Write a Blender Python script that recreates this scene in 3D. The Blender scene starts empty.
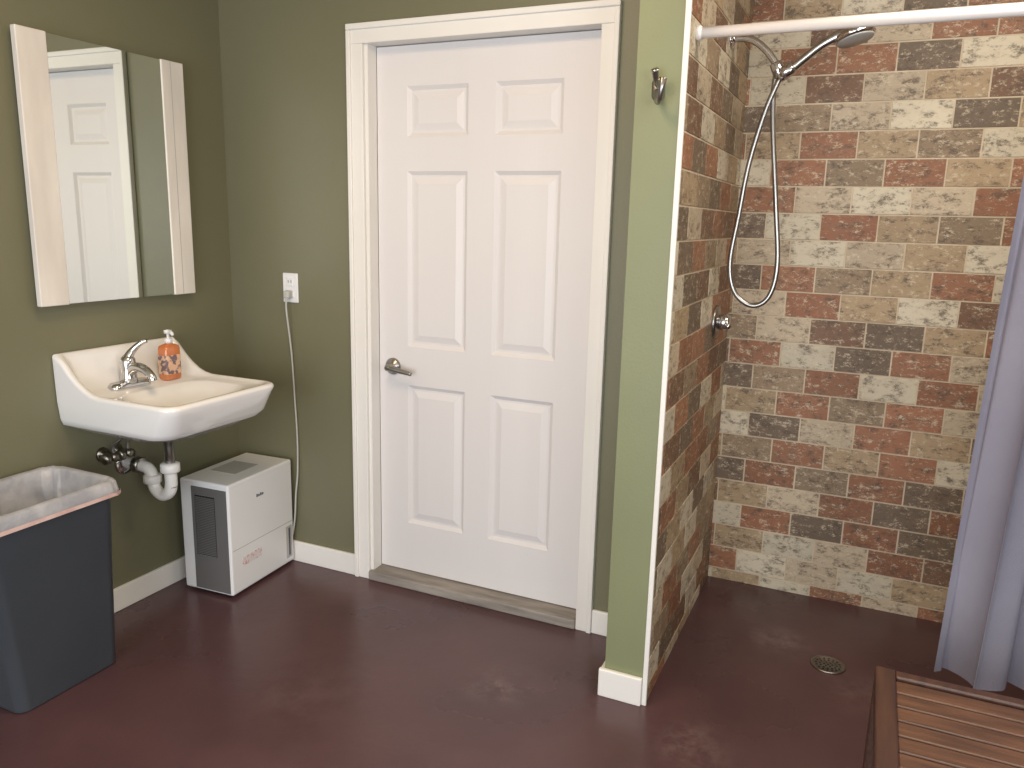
import bpy, bmesh, math, random
from mathutils import Vector, Matrix
random.seed(11)
scn=bpy.context.scene
scn.view_settings.view_transform='Standard'
scn.view_settings.look='None'
scn.view_settings.exposure=0.0

# ------------------------------------------------------------ materials
def lin(c):
    o=[]
    for v in c:
        v=v/255.
        o.append(v/12.92 if v<=0.04045 else ((v+0.055)/1.055)**2.4)
    return (o[0],o[1],o[2],1.0)
def mat(name,rgb,rough=.5,metal=0.,rgb2=None,nscale=4.,bump=0.,bscale=60.,coat=0.,trans=0.,alpha=1.,sub=0.,lo=.35,hi=.65,stretch=None,ior=None):
    m=bpy.data.materials.new(name);m.use_nodes=True
    nt=m.node_tree;N=nt.nodes;L=nt.links
    p=N['Principled BSDF']
    p.inputs['Base Color'].default_value=lin(rgb)
    p.inputs['Roughness'].default_value=rough
    p.inputs['Metallic'].default_value=metal
    if coat: p.inputs['Coat Weight'].default_value=coat
    if trans: p.inputs['Transmission Weight'].default_value=trans
    if ior: p.inputs['IOR'].default_value=ior
    p.inputs['Alpha'].default_value=alpha
    tc=N.new('ShaderNodeTexCoord')
    src=tc.outputs['Object']
    if stretch:
        mp=N.new('ShaderNodeMapping');mp.inputs['Scale'].default_value=stretch
        L.new(src,mp.inputs['Vector']);src=mp.outputs['Vector']
    if rgb2:
        n=N.new('ShaderNodeTexNoise');n.inputs['Scale'].default_value=nscale;n.inputs['Detail'].default_value=5
        L.new(src,n.inputs['Vector'])
        r=N.new('ShaderNodeValToRGB')
        r.color_ramp.elements[0].position=lo;r.color_ramp.elements[0].color=lin(rgb)
        r.color_ramp.elements[1].position=hi;r.color_ramp.elements[1].color=lin(rgb2)
        L.new(n.outputs['Fac'],r.inputs['Fac']);L.new(r.outputs['Color'],p.inputs['Base Color'])
    if bump:
        n2=N.new('ShaderNodeTexNoise');n2.inputs['Scale'].default_value=bscale;n2.inputs['Detail'].default_value=4
        L.new(src,n2.inputs['Vector'])
        b=N.new('ShaderNodeBump');b.inputs['Strength'].default_value=bump;b.inputs['Distance'].default_value=.01
        L.new(n2.outputs['Fac'],b.inputs['Height']);L.new(b.outputs['Normal'],p.inputs['Normal'])
    return m

M={}
M['green']=mat('sage_paint',(110,109,86),.42,rgb2=(115,113,89),nscale=1.5,bump=.06,bscale=140)
M['green2']=mat('sage_paint_partition',(124,129,96),.45,rgb2=(129,134,100),nscale=2,bump=.06,bscale=140)
M['white']=mat('white_trim_paint',(232,230,226),.4,rgb2=(227,225,220),nscale=3)
M['door']=mat('white_door_paint',(220,217,217),.42,rgb2=(214,211,211),nscale=2,bump=.05,bscale=90,stretch=(1,1,.12))
M['ceil']=mat('ceiling_paint',(222,206,178),.8,rgb2=(216,200,172),nscale=2)
M['chrome']=mat('chrome',(205,205,207),.12,1.)
M['nickel']=mat('satin_nickel',(160,158,155),.28,1.)
M['porc']=mat('porcelain',(230,229,228),.12,coat=.5)
M['mirror']=mat('mirror_glass',(236,240,236),.02,1.)
M['whitewash']=mat('whitewashed_wood',(226,222,215),.45,rgb2=(208,203,196),nscale=9,stretch=(1,1,.25),bump=.05)
M['plast']=mat('white_plastic',(226,227,229),.3)
M['plast_grey']=mat('grey_plastic',(176,175,173),.4)
M['dark']=mat('dark_grille',(98,97,97),.5)
M['black']=mat('black_gap',(30,30,31),.7)
M['can']=mat('slate_plastic',(66,72,78),.34,rgb2=(70,76,82),nscale=3,bump=.04,bscale=200)
M['bag']=mat('liner_film',(180,181,186),.3,rgb2=(152,154,161),nscale=14,bump=.6,bscale=22)
M['pink']=mat('pink_drawstring',(216,190,184),.4,rgb2=(204,168,162),nscale=20,bump=.4,bscale=30)
M['pvc']=mat('pvc_white',(230,229,226),.3)
M['cord']=mat('cord_vinyl',(182,182,177),.45)
M['soap']=mat('soap_liquid',(190,108,62),.15,rgb2=(200,122,74),nscale=8,coat=.6)
M['label']=mat('label_print',(112,96,104),.4,rgb2=(214,176,148),nscale=55,lo=.46,hi=.52)
M['stick']=mat('rating_sticker',(218,212,212),.4,rgb2=(200,120,120),nscale=120,lo=.55,hi=.62)
M['logo']=mat('logo_grey',(80,84,96),.4)
M['teak']=mat('teak_wood',(114,80,60),.45,rgb2=(86,60,46),nscale=6,stretch=(1,9,9),bump=.12,bscale=20)
M['teakrail']=mat('teak_rail',(84,57,46),.4,rgb2=(66,44,38),nscale=6,stretch=(9,1,9),bump=.1,bscale=20)
M['thresh']=mat('worn_threshold',(158,151,143),.55,rgb2=(124,118,112),nscale=14,stretch=(.3,2,2),bump=.2,bscale=40)
M['grout']=mat('grout',(206,190,166),.85,rgb2=(190,174,150),nscale=12)
M['rod']=mat('white_enamel_rod',(238,234,232),.3)
M['drain']=mat('stainless',(150,146,140),.35,1.)
M['green_valve']=mat('valve_metal',(150,146,136),.3,1.)
M['curtain']=mat('curtain_fabric',(136,134,148),.75,rgb2=(126,124,140),nscale=3,bump=.25,bscale=400)

# floor : stained, sealed concrete with scuffs
m=bpy.data.materials.new('maroon_sealed_concrete');m.use_nodes=True
nt=m.node_tree;N=nt.nodes;L=nt.links;p=N['Principled BSDF']
tc=N.new('ShaderNodeNewGeometry')
POS=tc.outputs['Position']
n1=N.new('ShaderNodeTexNoise');n1.inputs['Scale'].default_value=2.2;n1.inputs['Detail'].default_value=6;L.new(POS,n1.inputs['Vector'])
r1=N.new('ShaderNodeValToRGB');r1.color_ramp.elements[0].position=.3;r1.color_ramp.elements[0].color=lin((74,52,56));r1.color_ramp.elements[1].position=.7;r1.color_ramp.elements[1].color=lin((90,64,66))
L.new(n1.outputs['Fac'],r1.inputs['Fac'])
n2=N.new('ShaderNodeTexNoise');n2.inputs['Scale'].default_value=14;n2.inputs['Detail'].default_value=10;n2.inputs['Roughness'].default_value=.75;L.new(POS,n2.inputs['Vector'])
acc=None
for (x,y,rad,st) in((1.47,-.45,.17,.30),(2.08,-.48,.16,.38),(2.25,.24,.15,.5),(2.5,.02,.18,.28),(.95,-.75,.3,.12),(1.2,-1.2,.35,.14)):
    d=N.new('ShaderNodeVectorMath');d.operation='DISTANCE';L.new(POS,d.inputs[0]);d.inputs[1].default_value=(x,y,0)
    mr=N.new('ShaderNodeMapRange');mr.interpolation_type='SMOOTHSTEP';mr.inputs[1].default_value=rad;mr.inputs[2].default_value=0;mr.inputs[3].default_value=0;mr.inputs[4].default_value=st
    L.new(d.outputs['Value'],mr.inputs[0])
    if acc is None:acc=mr.outputs[0]
    else:
        a=N.new('ShaderNodeMath');a.operation='ADD';L.new(acc,a.inputs[0]);L.new(mr.outputs[0],a.inputs[1]);acc=a.outputs[0]
r2=N.new('ShaderNodeMapRange');r2.inputs[1].default_value=.42;r2.inputs[2].default_value=.70;L.new(n2.outputs['Fac'],r2.inputs[0])
ml=N.new('ShaderNodeMath');ml.operation='MULTIPLY';L.new(acc,ml.inputs[0]);L.new(r2.outputs[0],ml.inputs[1])
mx=N.new('ShaderNodeMix');mx.data_type='RGBA'
L.new(ml.outputs[0],mx.inputs[0]);L.new(r1.outputs['Color'],mx.inputs[6]);mx.inputs[7].default_value=lin((158,142,138))
L.new(mx.outputs[2],p.inputs['Base Color'])
r3=N.new('ShaderNodeMapRange');r3.inputs[3].default_value=.18;r3.inputs[4].default_value=.40;L.new(n1.outputs['Fac'],r3.inputs[0]);L.new(r3.outputs[0],p.inputs['Roughness'])
bp=N.new('ShaderNodeBump');bp.inputs['Strength'].default_value=.10;bp.inputs['Distance'].default_value=.01
n3=N.new('ShaderNodeTexNoise');n3.inputs['Scale'].default_value=22;n3.inputs['Detail'].default_value=6;L.new(POS,n3.inputs['Vector'])
L.new(n3.outputs['Fac'],bp.inputs['Height']);L.new(bp.outputs['Normal'],p.inputs['Normal'])
M['floor']=m
# tile : per-tile colour attribute + flaking whitewash mottling
m=bpy.data.materials.new('weathered_brick_tile');m.use_nodes=True
nt=m.node_tree;N=nt.nodes;L=nt.links;p=N['Principled BSDF'];p.inputs['Roughness'].default_value=.5
at=N.new('ShaderNodeAttribute');at.attribute_name='tcol'
tc=N.new('ShaderNodeTexCoord')
mp=N.new('ShaderNodeMapping');mp.inputs['Scale'].default_value=(1,1,1.8);L.new(tc.outputs['Object'],mp.inputs['Vector'])
def noise(s,d=6,r=.65):
    n=N.new('ShaderNodeTexNoise');n.inputs['Scale'].default_value=s;n.inputs['Detail'].default_value=d;n.inputs['Roughness'].default_value=r;L.new(mp.outputs['Vector'],n.inputs['Vector']);return n
def ramp(n,a,b,ca,cb):
    r=N.new('ShaderNodeValToRGB');r.color_ramp.elements[0].position=a;r.color_ramp.elements[0].color=ca;r.color_ramp.elements[1].position=b;r.color_ramp.elements[1].color=cb;L.new(n.outputs['Fac'],r.inputs['Fac']);return r
def mixc(fac,a,b):
    x=N.new('ShaderNodeMix');x.data_type='RGBA'
    L.new(fac,x.inputs[0])
    for s,i in((a,6),(b,7)):
        if isinstance(s,tuple):x.inputs[i].default_value=s
        else:L.new(s,x.inputs[i])
    return x.outputs[2]
nc=noise(11,6,.7);rc=ramp(nc,.45,.62,(0,0,0,1),(.25,.25,.25,1))
c0=mixc(rc.outputs['Color'],at.outputs['Color'],lin((146,122,96)))
na=noise(22,10,.82);ra=ramp(na,.51,.60,(0,0,0,1),(.78,.78,.78,1))
c1=mixc(ra.outputs['Color'],c0,lin((78,64,52)))
nb=noise(34,10,.85);rb=ramp(nb,.535,.60,(0,0,0,1),(.8,.8,.8,1))
c2=mixc(rb.outputs['Color'],c1,lin((208,194,168)))
L.new(c2,p.inputs['Base Color'])
bp=N.new('ShaderNodeBump');bp.inputs['Strength'].default_value=.5;bp.inputs['Distance'].default_value=.005
L.new(nb.outputs['Fac'],bp.inputs['Height']);L.new(bp.outputs['Normal'],p.inputs['Normal'])
M['tile']=m

# ------------------------------------------------------------ mesh builder
class B:
    def __init__(s):
        s.bm=bmesh.new();s.col=s.bm.loops.layers.float_color.new('tcol');s.mats=[]
    def mi(s,k):
        if k not in s.mats:s.mats.append(k)
        return s.mats.index(k)
    def faces(s,verts,faces,k,smooth=False,col=None,T=None):
        i=s.mi(k);vs=[s.bm.verts.new((T@Vector(v)) if T is not None else v) for v in verts]
        for f in faces:
            try:fc=s.bm.faces.new([vs[j] for j in f])
            except ValueError:continue
            fc.material_index=i;fc.smooth=smooth
            if col:
                for l in fc.loops:l[s.col]=col
        return vs
    def box(s,x0,x1,y0,y1,z0,z1,k,bev=0.,seg=2,T=None):
        t=bmesh.new();bmesh.ops.create_cube(t,size=1)
        for v in t.verts:
            v.co=Vector(((x0+x1)/2+v.co.x*(x1-x0),(y0+y1)/2+v.co.y*(y1-y0),(z0+z1)/2+v.co.z*(z1-z0)))
        if bev:bmesh.ops.bevel(t,geom=t.edges[:],offset=bev,segments=seg,profile=.5,affect='EDGES')
        t.verts.index_update()
        s.faces([v.co.copy() for v in t.verts],[[v.index for v in f.verts] for f in t.faces],k,smooth=False,T=T);t.free()
    def loft(s,rings,k,cap0=True,cap1=True,smooth=True,closed=True,T=None):
        n=len(rings[0]);V=[p for r in rings for p in r];F=[]
        for i in range(len(rings)-1):
            for j in range(n if closed else n-1):
                a=i*n+j;b=i*n+(j+1)%n;F.append([a,b,b+n,a+n])
        if cap0:F.append(list(range(n))[::-1])
        if cap1:F.append([(len(rings)-1)*n+j for j in range(n)])
        s.faces(V,F,k,smooth,T=T)
    def tube(s,pts,r,k,seg=12,sub=6,smooth=True,cap=True):
        P=[Vector(p) for p in pts]
        if sub>1 and len(P)>2:
            Q=[]
            for i in range(len(P)-1):
                p0=P[max(i-1,0)];p1=P[i];p2=P[i+1];p3=P[min(i+2,len(P)-1)]
                for j in range(sub):
                    t=j/sub;Q.append(.5*((2*p1)+(p2-p0)*t+(2*p0-5*p1+4*p2-p3)*t*t+(3*p1-p0-3*p2+p3)*t**3))
            Q.append(P[-1]);P=Q
        n=len(P);rr=r if isinstance(r,(list,tuple)) else [r]*2
        up=None;R=[]
        for i in range(n):
            d=(P[min(i+1,n-1)]-P[max(i-1,0)]).normalized()
            if up is None:
                up=Vector((0,0,1)) if abs(d.z)<.9 else Vector((1,0,0))
            a=d.cross(up).normalized();up=a.cross(d).normalized()
            f=i/(n-1)*(len(rr)-1);q=int(min(f,len(rr)-2));f-=q;rad=rr[q]*(1-f)+rr[q+1]*f
            R.append([P[i]+(a*math.cos(2*math.pi*j/seg)+up*math.sin(2*math.pi*j/seg))*rad for j in range(seg)])
        s.loft(R,k,cap,cap,smooth)
    def lathe(s,prof,k,c=(0,0,0),axis=(0,0,1),seg=28,smooth=True):
        q=Vector((0,0,1)).rotation_difference(Vector(axis).normalized());T=Matrix.Translation(c)@q.to_matrix().to_4x4()
        R=[[Vector((r*math.cos(2*math.pi*j/seg),r*math.sin(2*math.pi*j/seg),z)) for j in range(seg)] for r,z in prof]
        s.loft(R,k,True,True,smooth,T=T)
    def done(s,name,rotz=0.,pivot=None):
        bmesh.ops.recalc_face_normals(s.bm,faces=s.bm.faces[:])
        me=bpy.data.meshes.new(name);s.bm.to_mesh(me);s.bm.free()
        for k in s.mats:me.materials.append(M[k])
        if rotz:
            pv=Vector(pivot);me.transform(Matrix.Translation(pv)@Matrix.Rotation(rotz,4,'Z')@Matrix.Translation(-pv))
        xs=[v.co.x for v in me.vertices];ys=[v.co.y for v in me.vertices];zs=[v.co.z for v in me.vertices]
        c=Vector(((min(xs)+max(xs))/2,(min(ys)+max(ys))/2,min(zs)))
        me.transform(Matrix.Translation(-c))
        o=bpy.data.objects.new(name,me);o.location=c
        bpy.context.collection.objects.link(o)
        return o
def rr(cx,cy,hx,hy,rad,z,n=6):
    # corner radii order: (+x+y),(-x+y),(-x-y),(+x-y)
    if not isinstance(rad,(tuple,list)):rad=[rad]*4
    res=[]
    for (sx,sy,a0),r in zip(((1,1,0),(-1,1,90),(-1,-1,180),(1,-1,270)),rad):
        r=min(r,hx*.999,hy*.999)
        for j in range(n+1):
            a=math.radians(a0+90*j/n);res.append(Vector((cx+sx*(hx-r)+r*math.cos(a),cy+sy*(hy-r)+r*math.sin(a),z)))
    return res

CH=2.55;FY=-4.6;RX=3.9
# ------------------------------------------------------------ room shell
b=B();b.box(-.15,RX+.15,FY-.15,.85,-.1,0,'floor');b.done('floor')
b=B();b.box(-.15,RX+.15,FY-.15,.85,CH,CH+.1,'ceil');b.done('ceiling')
b=B();b.box(-.15,0,FY,.15,0,CH,'green');b.done('wall_left')
b=B()  # back wall with doorway
b.box(0,.656,0,.15,0,CH,'green');b.box(1.578,1.779,0,.15,0,CH,'green');b.box(.656,1.578,0,.15,2.06,CH,'green')
b.done('wall_back')
b=B();b.box(.4,1.779,.22,.24,0,CH,'ceil');b.done('wall_hallway')
b=B()  # right wall, with an invented opening where the added side fill lamp sits
b.box(RX,RX+.15,FY,-3.7,0,CH,'green');b.box(RX,RX+.15,-2.1,.8,0,CH,'green');b.box(RX,RX+.15,-3.7,-2.1,0,.8,'green');b.box(RX,RX+.15,-3.7,-2.1,2.1,CH,'green');b.done('wall_right')
b=B();b.box(-.15,.5,FY-.15,FY,0,CH,'green');b.box(3.4,RX+.15,FY-.15,FY,0,CH,'green');b.box(.5,3.4,FY-.15,FY,2.15,CH,'green');b.done('wall_front')

PAL=[((150,102,74),6),((138,92,66),4),((112,82,62),3),((200,190,168),5),((184,168,144),4),((140,120,96),4),((106,90,74),4),((164,142,112),3)]
last=[0]
def pick():
    while True:
        w=random.uniform(0,sum(x[1] for x in PAL))
        for c,a in PAL:
            w-=a
            if w<=0:break
        if c!=last[0]:break
    last[0]=c
    g=random.uniform(.9,1.14);l=lin(c);return (l[0]*g,l[1]*g,l[2]*g,1)
TH,TW,G=.0965,.193,.0052
def tiles(b,O,U,Nn,length,z0,z1,zoff,uoff):
    O=Vector(O);U=Vector(U);Nn=Vector(Nn)
    k0=int(math.floor((z0-zoff)/TH));
    for k in range(k0,int((z1-zoff)/TH)+1):
        za=max(zoff+k*TH+G/2,z0);zb=min(zoff+(k+1)*TH-G/2,z1)
        if zb-za<.01:continue
        off=uoff+(TW/2 if k%2 else 0)
        for j in range(-12,40):
            ua=max(off+j*TW+G/2,0);ub=min(off+(j+1)*TW-G/2,length)
            if ub-ua<.01:continue
            e=.0008;V=[]
            for (h,ii) in((0,0),(.0025,e)):
                for (uu,zz) in((ua+ii,za+ii),(ub-ii,za+ii),(ub-ii,zb-ii),(ua+ii,zb-ii)):
                    q=O+U*uu+Nn*h;V.append((q.x,q.y,zz))
            b.faces(V,[[4,5,6,7],[0,1,5,4],[1,2,6,5],[2,3,7,6],[3,0,4,7]],'tile',col=pick())
ZO=1.59-17*TH
b=B();b.box(1.779,RX,.661,.81,0,CH,'grout');tiles(b,(1.905,.661,0),(1,0,0),(0,-1,0),1.995,0.0,CH,ZO,2.308-1.905-3*TW);b.done('wall_shower_back')
b=B();b.box(1.779,1.905,-.35,.661,0,CH,'green2');b.box(1.9045,1.9077,-.345,.661,0,CH,'grout');tiles(b,(1.9077,-.343,0),(0,1,0),(1,0,0),1.0,0.0,CH,ZO,.05);b.done('wall_partition')
b=B();b.box(1.900,1.9145,-.354,-.342,0,CH,'white',.002);b.done('trim_1')
b=B();b.box(3.5,3.62,-.35,.661,0,CH,'green2');b.box(3.4975,3.5003,-.345,.661,0,CH,'grout');tiles(b,(3.4975,-.343,0),(0,1,0),(-1,0,0),1.0,0.0,CH,ZO,.05);b.done('wall_shower_right')

def base(name,x0,x1,y0,y1,h=.09):
    b=B();b.box(x0,x1,y0,y1,0,h,'white',.004);b.done(name)
base('baseboard_left',0,.014,FY,0)
base('baseboard_back',.014,.606,-.014,0)
base('baseboard_back_right',1.622,1.765,-.014,0)
base('baseboard_partition_side',1.765,1.779,-.35,0)
base('baseboard_partition_end',1.763,1.900,-.366,-.35,.092)
base('baseboard_right',RX-.014,RX,FY,-.4)
# ------------------------------------------------------------ door + casing
b=B()
b.box(.606,.672,-.014,0,0,2.045,'white',.002);b.box(1.562,1.622,-.014,0,0,2.045,'white',.002)
b.box(.606,1.622,-.0142,0,2.0452,2.112,'white',.002)
b.box(.6062,.624,-.022,-.012,0,2.0915,'white',.003);b.box(1.604,1.6218,-.022,-.012,0,2.0915,'white',.003);b.box(.6058,1.6222,-.0222,-.012,2.092,2.1122,'white',.003)
b.box(.6565,.686,.0005,.055,0,2.046,'white');b.box(.6565,.672,.055,.15,0,2.046,'white')
b.box(1.562,1.5775,.0005,.15,0,2.046,'white');b.box(.6565,1.5775,.0005,.15,2.0462,2.0595,'white')
b.box(.6725,.690,.094,.11,.03,2.045,'white');b.box(1.544,1.5615,.094,.11,.03,2.045,'white');b.box(.690,1.544,.0945,.1095,2.03,2.0445,'white')
b.done('trim_2')
b=B();b.box(.6725,1.5615,-.022,.12,0,.038,'thresh',.006);b.done('trim_3')
b=B()
X0,X1,Z0,Z1,Y=.6875,1.559,.042,2.043,.056
b.box(X0+.0002,X1-.0002,Y+.018,Y+.036,Z0+.0002,Z1-.0002,'door')
cols=[(.815,1.064),(1.170,1.419)];rows=[(.245,.81),(.96,1.61),(1.73,1.905)]
xs=[X0,cols[0][0],cols[0][1],cols[1][0],cols[1][1],X1];zs=[Z0,rows[0][0],rows[0][1],rows[1][0],rows[1][1],rows[2][0],rows[2][1],Z1]
for i in range(5):
    for j in range(7):
        xa,xb,za,zb=xs[i],xs[i+1],zs[j],zs[j+1]
        if i in(1,3) and j in(1,3,5):
            def R(ins,y):return [(xa+ins,y,za+ins),(xb-ins,y,za+ins),(xb-ins,y,zb-ins),(xa+ins,y,zb-ins)]
            b.loft([R(0,Y),R(.007,Y+.005),R(.014,Y+.010),R(.022,Y+.010),R(.046,Y+.003),R(.048,Y+.003)],'door',False,True,smooth=False)
        else:b.faces([(xa,Y,za),(xb,Y,za),(xb,Y,zb),(xa,Y,zb)],[[0,1,2,3]],'door')
for xa in(X0,X1):b.faces([(xa,Y,Z0),(xa,Y,Z1),(xa,Y+.0185,Z1),(xa,Y+.0185,Z0)],[[0,1,2,3]],'door')
for za in(Z0,Z1):b.faces([(X0,Y,za),(X1,Y,za),(X1,Y+.0185,za),(X0,Y+.0185,za)],[[0,1,2,3]],'door')
hx,hz=.750,.878
b.lathe([(.001,0),(.033,0),(.033,.006),(.028,.012),(.014,.016),(.012,.045),(.001,.047)],'nickel',(hx,Y,hz),(0,-1,0))
b.tube([(hx,Y-.045,hz),(hx+.02,Y-.052,hz),(hx+.06,Y-.05,hz-.006),(hx+.108,Y-.046,hz-.014)],[.013,.012,.010,.008],'nickel')
b.lathe([(.001,0),(.006,0),(.006,.003),(.001,.003)],'black',(hx,Y-.047,hz),(0,-1,0),seg=12)
b.done('door_1')

# ------------------------------------------------------------ mirror cabinet
b=B();my0,my1,mz0,mz1=-.865,-.24,1.141,1.97
b.box(0.001,.03,my0+.02,my1-.02,mz0+.01,mz1-.01,'plast_grey')
b.box(.03,.046,my0+.095,my1-.095,mz0+.003,mz1-.003,'mirror')
b.box(.028,.05,my0,my0+.098,mz0,mz1,'whitewash',.003)
b.box(.028,.05,my1-.098,my1,mz0,mz1,'whitewash',.003)
b.box(.0495,.0503,my1-.060,my1-.057,mz0+.002,mz1-.002,'plast_grey')
b.done('wall_mirror')

# ------------------------------------------------------------ sink
b=B();cy=-.57;SH=.2455;HS=.124
def dens(ring,n=8,m=14):
    c=n+1;o=[]
    for q in range(4):
        arc=ring[q*c:(q+1)*c];nxt=ring[((q+1)*c)%len(ring)]
        o+=arc
        for i in range(1,m):o.append(arc[-1].lerp(nxt,i/m))
    return o
def sstep(a,b_,x):
    t=max(0,min(1,(x-a)/(b_-a)));return t*t*(3-2*t)
def hc(x):return HS*(1-max(0,min(1,(x-.026)/.19)))**2.1
def hs(x):return HS*(1-max(0,min(1,(x-.024)/.13)))**3.2
def ro(x0,x1,hy,rad,z,lift=0):
    R=dens(rr((x0+x1)/2,cy,(x1-x0)/2,hy,rad,z,8))
    if lift:
        for v in R:
            s_=SH-abs(v.y-cy)
            f=sstep(.018,.050,s_)
            v.z+=((1-f)*hc(v.x)+f*hs(v.x))*(lift if lift<1 else 1)
    return R
def F(r):return (r,.006,.006,r)
rings=[ro(.20,.28,.04,(.03,)*4,.694),ro(.14,.36,.13,(.09,)*4,.699),ro(.06,.42,.19,(.11,.03,.03,.11),.716),ro(.002,.450,.220,F(.07),.736),ro(.002,.463,.229,F(.065),.741),ro(.002,.482,.237,F(.06),.762),ro(.002,.508,.243,F(.054),.824),
 ro(.002,.516,SH,F(.050),.842,.97),ro(.002,.516,SH,F(.050),.849,1),ro(.003,.512,.242,F(.049),.855,1),ro(.008,.505,.236,(.048,.008,.008,.048),.857,1),ro(.016,.496,.229,(.048,.01,.01,.048),.857,1),
 ro(.024,.489,.222,(.052,.012,.012,.052),.853,1),ro(.030,.484,.215,(.055,.015,.015,.055),.849,1),ro(.040,.481,.210,(.06,.02,.02,.06),.848,1),ro(.055,.479,.206,(.065,.025,.025,.065),.847,1),ro(.080,.477,.203,(.07,.03,.03,.07),.846,1),ro(.115,.475,.200,(.075,.04,.04,.075),.845,1),
 ro(.178,.472,.190,(.10,.07,.07,.10),.844),ro(.186,.462,.182,(.10,.08,.08,.10),.840),ro(.20,.446,.168,(.11,.09,.09,.11),.818),ro(.222,.418,.135,(.09,)*4,.786),ro(.265,.365,.07,(.045,)*4,.768),ro(.295,.335,.02,(.018,)*4,.764)]
b.loft(rings,'porc')
b.lathe([(.001,.0),(.024,0),(.024,.003),(.018,.004),(.001,.002)],'chrome',(.315,cy,.7655))
fx,fy=.108,cy-.045
b.loft([rr(fx,fy,.028,.080,.026,.845,6),rr(fx,fy,.028,.080,.026,.858,6),rr(fx,fy,.022,.070,.021,.868,6)],'chrome')
b.lathe([(.030,0),(.027,.02),(.024,.055),(.026,.072),(.024,.086),(.012,.096),(.001,.097)],'chrome',(fx,fy,.862))
b.tube([(fx+.005,fy,.90),(fx+.04,fy,.920),(fx+.08,fy,.916),(fx+.11,fy,.894),(fx+.116,fy,.880)],[.020,.017,.015,.014,.013],'chrome')
b.tube([(fx,fy,.948),(fx+.012,fy+.014,.975),(fx+.035,fy+.03,1.0),(fx+.05,fy+.04,1.008)],[.017,.012,.009,.008],'chrome')
tx=.225
b.lathe([(.02,0),(.02,.03),(.017,.035),(.017,.18),(.021,.18),(.021,.21)],'nickel',(tx,cy,.49))
b.lathe([(.030,0),(.033,.005),(.033,.03),(.026,.035)],'pvc',(tx,cy,.545))
b.tube([(tx,cy,.56),(tx,cy,.50),(tx-.012,cy,.468),(tx-.045,cy,.452),(tx-.078,cy,.468),(tx-.090,cy,.50),(tx-.092,cy,.520),(tx-.105,cy,.538),(tx-.13,cy,.545),(.003,cy,.548)],.021,'pvc',seg=18)
b.lathe([(.026,0),(.031,.004),(.031,.028),(.026,.032)],'pvc',(tx-.091,cy,.49))
b.lathe([(.026,0),(.030,.004),(.030,.028),(.026,.032)],'nickel',(.055,cy,.547),(1,0,0))
b.lathe([(.045,0),(.042,.006),(.022,.012)],'chrome',(.001,cy,.548),(1,0,0))
for sy in(-.66,-.60):
    b.lathe([(.026,0),(.022,.006),(.010,.008),(.010,.05),(.016,.052),(.016,.075),(.001,.076)],'green_valve',(.001,sy,.60),(1,0,0),seg=18)
    b.lathe([(.012,0),(.020,.006),(.020,.02),(.012,.026)],'green_valve',(.06,sy-.045,.60),(0,1,0),seg=14)
    b.tube([(.06,sy,.60),(.06,sy,.64),(.09,sy+.01,.665),(.10,sy+.02,.70),(.10,cy,.72)],.006,'nickel',seg=8)
b.done('wall_mounted_sink')

# soap bottle
b=B();sx,sy,sz=.122,-.450,.849
S=lambda hx,hy,z,r=.010:rr(sx,sy,hx,hy,r,z,6)
b.loft([S(.020,.031,sz),S(.023,.034,sz+.005),S(.023,.034,sz+.112),S(.021,.031,sz+.122),S(.012,.014,sz+.130),S(.010,.010,sz+.134)],'soap')
b.loft([S(.0236,.0346,sz+.022),S(.0238,.0348,sz+.024),S(.0238,.0348,sz+.088),S(.0236,.0346,sz+.090)],'label',False,False)
b.lathe([(.014,0),(.014,.016),(.006,.018),(.005,.022),(.005,.034),(.013,.035),(.014,.046),(.001,.049)],'plast',(sx,sy,sz+.132))
b.tube([(sx,sy,sz+.172),(sx+.03,sy-.012,sz+.173),(sx+.042,sy-.017,sz+.166)],[.007,.006,.005],'plast',seg=10)
b.done('soap_dispenser')

# ------------------------------------------------------------ dehumidifier
b=B();dx0,dx1,dy0,dy1,dz=.068,.299,-.400,-.022,.455
b.box(dx0,dx1,dy0,dy1,.012,dz,'plast',.008,3)
b.box(dx0+.073,dx0+.167,dy0-.0025,dy0+.003,.160,.400,'black')
for r in range(34):
    z=.165+r*.0068
    b.box(dx0+.075,dx0+.165,dy0-.004,dy0,z,z+.0045,'dark')
b.box(dx0+.058,dx1-.010,dy0-.0035,dy0+.003,.022,.158,'dark')
b.box(dx0+.168,dx1-.010,dy0-.0035,dy0+.003,.158,dz-.022,'dark')
b.box(dx0+.058,dx0+.072,dy0-.0035,dy0+.003,.158,dz-.022,'dark')
b.box(dx0+.072,dx0+.168,dy0-.0035,dy0+.003,.402,dz-.022,'dark')
b.box(dx1-.003,dx1+.0008,dy0+.010,dy1-.01,.190,.1925,'plast_grey')
b.box(dx1-.003,dx1+.0012,dy1-.052,dy1-.014,.035,.175,'plast_grey',.001)
b.box(dx1,dx1+.0020,dy1-.036,dy1-.026,.045,.165,'logo')
for i in range(4):b.box(dx1-.001,dx1+.0012,dy0+.155+i*.011,dy0+.162+i*.011,.362,.371+(.003 if i in(0,2) else 0),'logo')
b.box(dx1-.001,dx1+.0012,dy0+.06,dy0+.17,.115,.150,'stick')
b.box(dx0+.04,dx1-.07,dy0+.12,dy0+.26,dz-.001,dz+.0010,'plast_grey',.0005)
for x in(dx0+.03,dx1-.03):
    for y in(dy0+.04,dy1-.04):b.lathe([(.012,0),(.012,.014)],'dark',(x,y,0),seg=10)
b.done('dehumidifier',math.radians(3),(dx1,dy1,0))

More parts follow.
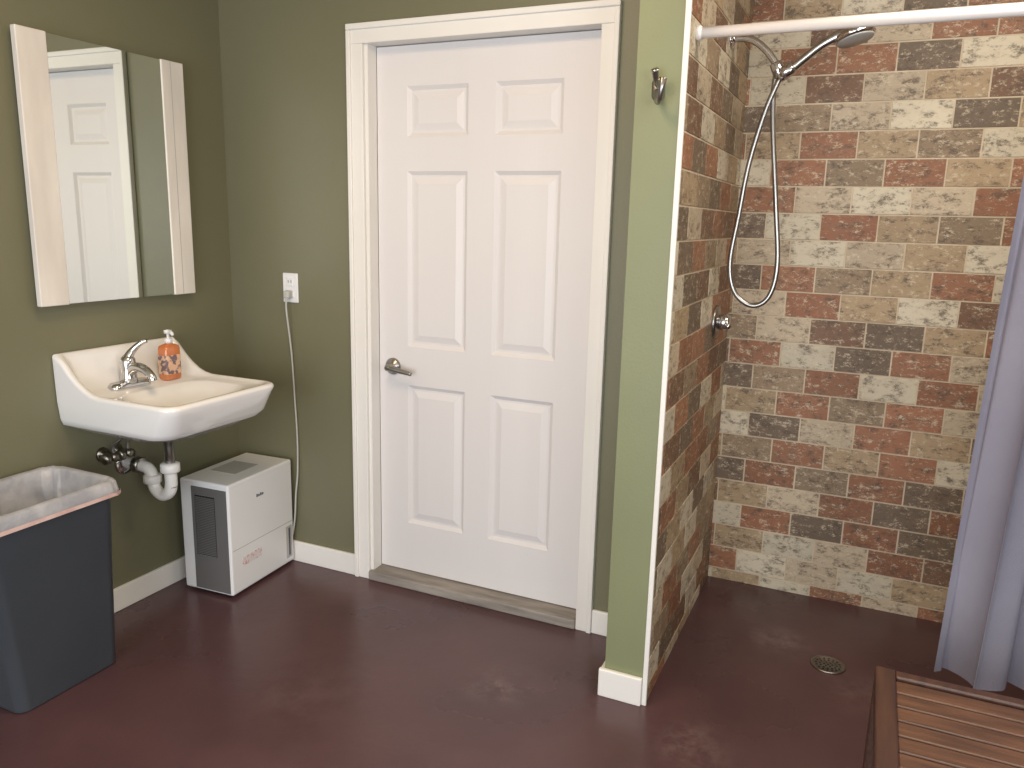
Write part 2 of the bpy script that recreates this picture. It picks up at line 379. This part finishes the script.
# ------------------------------------------------------------ outlet + cord
b=B();b.box(.273,.347,-.006,0,1.102,1.218,'plast',.003)
for z in(1.137,1.183):
    b.box(.292,.328,-.009,-.004,z-.016,z+.016,'plast',.004)
    for dx in(-.007,.007):b.box(.31+dx-.0012,.31+dx+.0012,-.0095,-.008,z-.004,z+.008,'black')
b.done('wall_outlet')
b=B();b.box(.296,.324,-.035,-.0095,1.120,1.150,'cord',.005)
b.tube([(.310,-.03,1.122),(.309,-.032,1.07),(.312,-.014,.9),(.318,-.010,.7),(.324,-.010,.55),(.322,-.012,.40),(.312,-.016,.30),(.305,-.018,.2),(.29,-.018,.12)],.0038,'cord',seg=8)
b.done('power_cord')

# ------------------------------------------------------------ waste bin
b=B()
def cr(x0,x1,y0,y1,r,z):return rr((x0+x1)/2,(y0+y1)/2,(x1-x0)/2,(y1-y0)/2,r,z,8)
b.loft([cr(.075,.295,-1.215,-.890,.03,0),cr(.07,.300,-1.22,-.885,.035,.008),cr(.038,.327,-1.285,-.873,.04,.575),cr(.030,.331,-1.295,-.865,.04,.580),cr(.028,.332,-1.297,-.863,.04,.612),cr(.034,.324,-1.290,-.870,.04,.618),cr(.040,.318,-1.284,-.876,.04,.610),cr(.08,.262,-1.21,-.91,.03,.02)],'can')
def wav(ring,amp,ph):
    c=sum(ring,Vector())/len(ring);o=[]
    for i,v in enumerate(ring):
        d=(v-c);d.z=0;d.normalize();w=amp*math.sin(i*.9+ph)+amp*.6*math.sin(i*2.1+ph*2);o.append(v+d*w+Vector((0,0,w*.8)))
    return o
def cr2(x0,x1,y0,y1,r,z):return rr((x0+x1)/2,(y0+y1)/2,(x1-x0)/2,(y1-y0)/2,r,z,14)
b.loft([wav(cr2(.018,.342,-1.307,-.853,.045,.575),.003,.5),wav(cr2(.019,.341,-1.306,-.854,.045,.592),.002,1.5),wav(cr2(.022,.338,-1.303,-.857,.045,.618),.001,2),wav(cr2(.032,.328,-1.293,-.867,.045,.626),.001,1),
 wav(cr2(.046,.312,-1.278,-.882,.04,.615),.002,1),wav(cr2(.055,.302,-1.27,-.892,.04,.55),.006,.3),wav(cr2(.075,.278,-1.25,-.91,.04,.42),.009,2.2),wav(cr2(.10,.25,-1.2,-.94,.05,.25),.010,4)],'bag',False,True)
b.loft([wav(cr2(.0145,.3455,-1.3105,-.8495,.045,.576),.003,.5),wav(cr2(.0145,.3455,-1.3105,-.8495,.045,.588),.002,1.5)],'pink',False,False)
b.done('waste_bin')

# ------------------------------------------------------------ robe hook
b=B();hx,hy,hz=1.842,-.35,1.79
b.loft([[Vector((p.x,hy,p.y)) for p in rr(hx,hz,.017,.030,.015,0)],[Vector((p.x,hy-.006,p.y)) for p in rr(hx,hz,.017,.030,.015,0)],[Vector((p.x,hy-.009,p.y)) for p in rr(hx,hz,.013,.026,.012,0)]],'nickel')
b.tube([(hx,hy-.006,hz+.010),(hx,hy-.03,hz+.016),(hx,hy-.048,hz+.042)],[.009,.007,.010],'nickel')
b.tube([(hx,hy-.006,hz-.006),(hx+.006,hy-.03,hz-.034),(hx+.018,hy-.058,hz-.036),(hx+.026,hy-.072,hz-.010),(hx+.028,hy-.068,hz+.014)],[.009,.008,.0075,.0075,.010],'nickel')
b.done('robe_hook')

# ------------------------------------------------------------ shower set
b=B();sy=.27
b.lathe([(.034,0),(.032,.006),(.016,.014)],'chrome',(1.908,sy,2.035),(1,0,0))
b.tube([(1.912,sy,2.035),(1.97,sy,2.03),(2.02,sy,1.995),(2.06,sy,1.945)],.0115,'chrome')
b.lathe([(.018,-.02),(.020,-.015),(.020,.025),(.015,.03)],'chrome',(2.062,sy,1.935),(.4,0,-.9))
b.lathe([(.016,-.022),(.021,-.015),(.021,.018),(.016,.024)],'chrome',(2.092,sy-.012,1.925),(.75,0,.45))
b.tube([(2.072,sy-.012,1.902),(2.092,sy-.012,1.92),(2.14,sy-.012,1.960),(2.19,sy-.012,1.998),(2.235,sy-.012,2.020),(2.262,sy-.012,2.024)],[.012,.017,.015,.014,.016,.022],'chrome')
b.lathe([(.012,.03),(.03,.024),(.054,.010),(.060,-.002),(.055,-.009)],'chrome',(2.280,sy-.012,2.016),(-.28,.10,.95))
b.lathe([(.054,0),(.052,-.004),(.001,-.005)],'plast_grey',(2.283,sy-.012,2.007),(-.28,.10,.95))
hp=[(2.070,1.900),(2.035,1.803),(1.998,1.642),(1.979,1.48),(1.962,1.319),(1.985,1.222),(2.045,1.18),(2.097,1.213),(2.115,1.319),(2.094,1.51),(2.065,1.738),(2.055,1.861),(2.058,1.92)]
b.tube([(x,sy-.012+.012*(i/12),z) for i,(x,z) in enumerate(hp)],.0085,'nickel',seg=10,sub=10)
b.done('handheld_shower')
b=B();vy,vz=.366,1.105
b.lathe([(.001,-.004),(.060,-.004),(.060,.004),(.056,.010),(.030,.014),(.001,.015)],'nickel',(1.910,vy,vz),(1,0,0))
b.lathe([(.001,0),(.026,0),(.028,.006),(.028,.034),(.022,.040),(.001,.042)],'chrome',(1.922,vy,vz),(1,0,0))
b.tube([(1.950,vy,vz),(1.955,vy-.02,vz-.004),(1.962,vy-.05,vz-.006),(1.968,vy-.078,vz-.004)],[.014,.011,.009,.010],'chrome')
b.done('shower_valve')

# rod
b=B();ry,rz=-.25,1.944
b.tube([(1.909,ry,rz),(3.494,ry,rz)],.0145,'rod',seg=24,sub=1)
for x,s in((1.909,1),(3.494,-1)):b.lathe([(.019,0),(.019,.012),(.0155,.016)],'rod',(x,ry,rz),(s,0,0))
b.done('shower_curtain_rod')
# curtain
b=B();V=[];Fc=[];nx,nz=150,40
for j in range(nz+1):
    t=j/nz;z=1.905-t*1.640
    for i in range(nx+1):
        s=i/nx;x=2.712-.052*t+s*(.73+.05*t)
        am=.018+.020*t
        ph=s*2*math.pi*5.2
        y=ry+am*math.sin(ph+.5*math.sin(3*t+s*4))+.008*math.sin(ph*2.3+t*2)
        x+=.012*math.sin(ph*2+.8)*(.4+t)
        V.append((x,y,z+.004*math.sin(ph)))
for j in range(nz):
    for i in range(nx):
        a=j*(nx+1)+i;Fc.append([a,a+1,a+nx+2,a+nx+1])
b.faces(V,Fc,'curtain',True)
for i in range(8):
    x=2.73+i*.1
    b.tube([(x,ry+.022*math.cos(a),rz-.008+.026*math.sin(a)) for a in [k*math.pi/6 for k in range(13)]],.002,'chrome',seg=6,sub=1)
b.done('shower_curtain')

# drain
b=B();cx,cyy=2.408,.15
b.lathe([(.001,.0005),(.056,.0005),(.056,.004),(.050,.005),(.048,.003),(.001,.003)],'drain',(cx,cyy,0))
for r,n in((0,1),(.013,6),(.026,12),(.038,16)):
    for k in range(n):
        a=2*math.pi*k/n;b.lathe([(.0035,0),(.0035,.0006)],'black',(cx+r*math.cos(a),cyy+r*math.sin(a),.003),seg=8)
b.done('floor_drain')

# ------------------------------------------------------------ bench
b=B();bx0,bx1,by0,by1,bz=2.508,3.30,-1.10,-.624,.45
b.box(bx0,bx0+.042,by0,by1,bz-.045,bz,'teakrail',.004);b.box(bx1-.042,bx1,by0,by1,bz-.045,bz,'teakrail',.004)
b.box(bx0+.042,bx1-.042,by1-.03,by1,bz-.045,bz-.002,'teakrail',.004);b.box(bx0+.042,bx1-.042,by0,by0+.03,bz-.045,bz-.002,'teakrail',.004)
y=by1-.036
while y-.048>by0+.03:
    b.box(bx0+.042,bx1-.042,y-.050,y,bz-.026,bz-.008,'teak',.003);y-=.055
for x in(bx0+.15,(bx0+bx1)/2,bx1-.17):b.box(x,x+.03,by0+.03,by1-.03,bz-.05,bz-.027,'teakrail')
for x in(bx0,bx1-.045):
    for yy in(by0,by1-.045):b.box(x,x+.045,yy,yy+.045,0,bz-.044,'teakrail',.004)
    b.box(x+.01,x+.035,by0+.04,by1-.04,.13,.165,'teakrail',.003)
b.box(bx0+.03,bx1-.03,by1-.035,by1-.012,.13,.165,'teakrail',.003)
b.done('slatted_bench')

# ------------------------------------------------------------ lights
def area(name,loc,rot,sx,sy,e,c):
    l=bpy.data.lights.new(name,'AREA');l.shape='RECTANGLE';l.size=sx;l.size_y=sy;l.energy=e;l.color=c
    o=bpy.data.objects.new(name,l);o.location=loc;o.rotation_euler=rot;bpy.context.collection.objects.link(o);return o
area('daylight_opening',(1.95,FY+.02,1.15),(math.radians(90),0,0),2.8,2.0,104,(.93,.96,1.0))
area('side_fill_light',(RX-.01,-2.9,1.45),(0,math.radians(90),0),1.2,1.5,42,(1,.985,.97))  # added fill lamp to lift the left wall; no real window known here
area('ceiling_light',(1.3,-1.3,CH-.02),(0,0,0),.6,.6,19,(1,.72,.45))
area('shower_fill_light',(2.85,-.5,CH-.02),(0,0,0),.6,.6,22,(1,.90,.76))  # added overhead fill to brighten the shower; no fixture seen there
w=bpy.data.worlds.new('sky');scn.world=w;w.use_nodes=True
w.node_tree.nodes['Background'].inputs[0].default_value=(.8,.88,1,1);w.node_tree.nodes['Background'].inputs[1].default_value=.8

# ------------------------------------------------------------ camera
yaw,pit,rol=-.4229,.2043,.0245
Fw=Vector((math.sin(yaw)*math.cos(pit),math.cos(yaw)*math.cos(pit),-math.sin(pit)))
R0=Vector((math.cos(yaw),-math.sin(yaw),0));U0=R0.cross(Fw)
R=R0*math.cos(rol)+U0*math.sin(rol);U=U0*math.cos(rol)-R0*math.sin(rol)
cd=bpy.data.cameras.new('camera');cam=bpy.data.objects.new('camera',cd);bpy.context.collection.objects.link(cam)
mt=Matrix((R,U,-Fw)).transposed().to_4x4();mt.translation=Vector((2.4064,-2.4991,1.4418));cam.matrix_world=mt
cd.sensor_width=36;cd.lens=787.96/1024*36;cd.clip_start=.02
scn.camera=cam
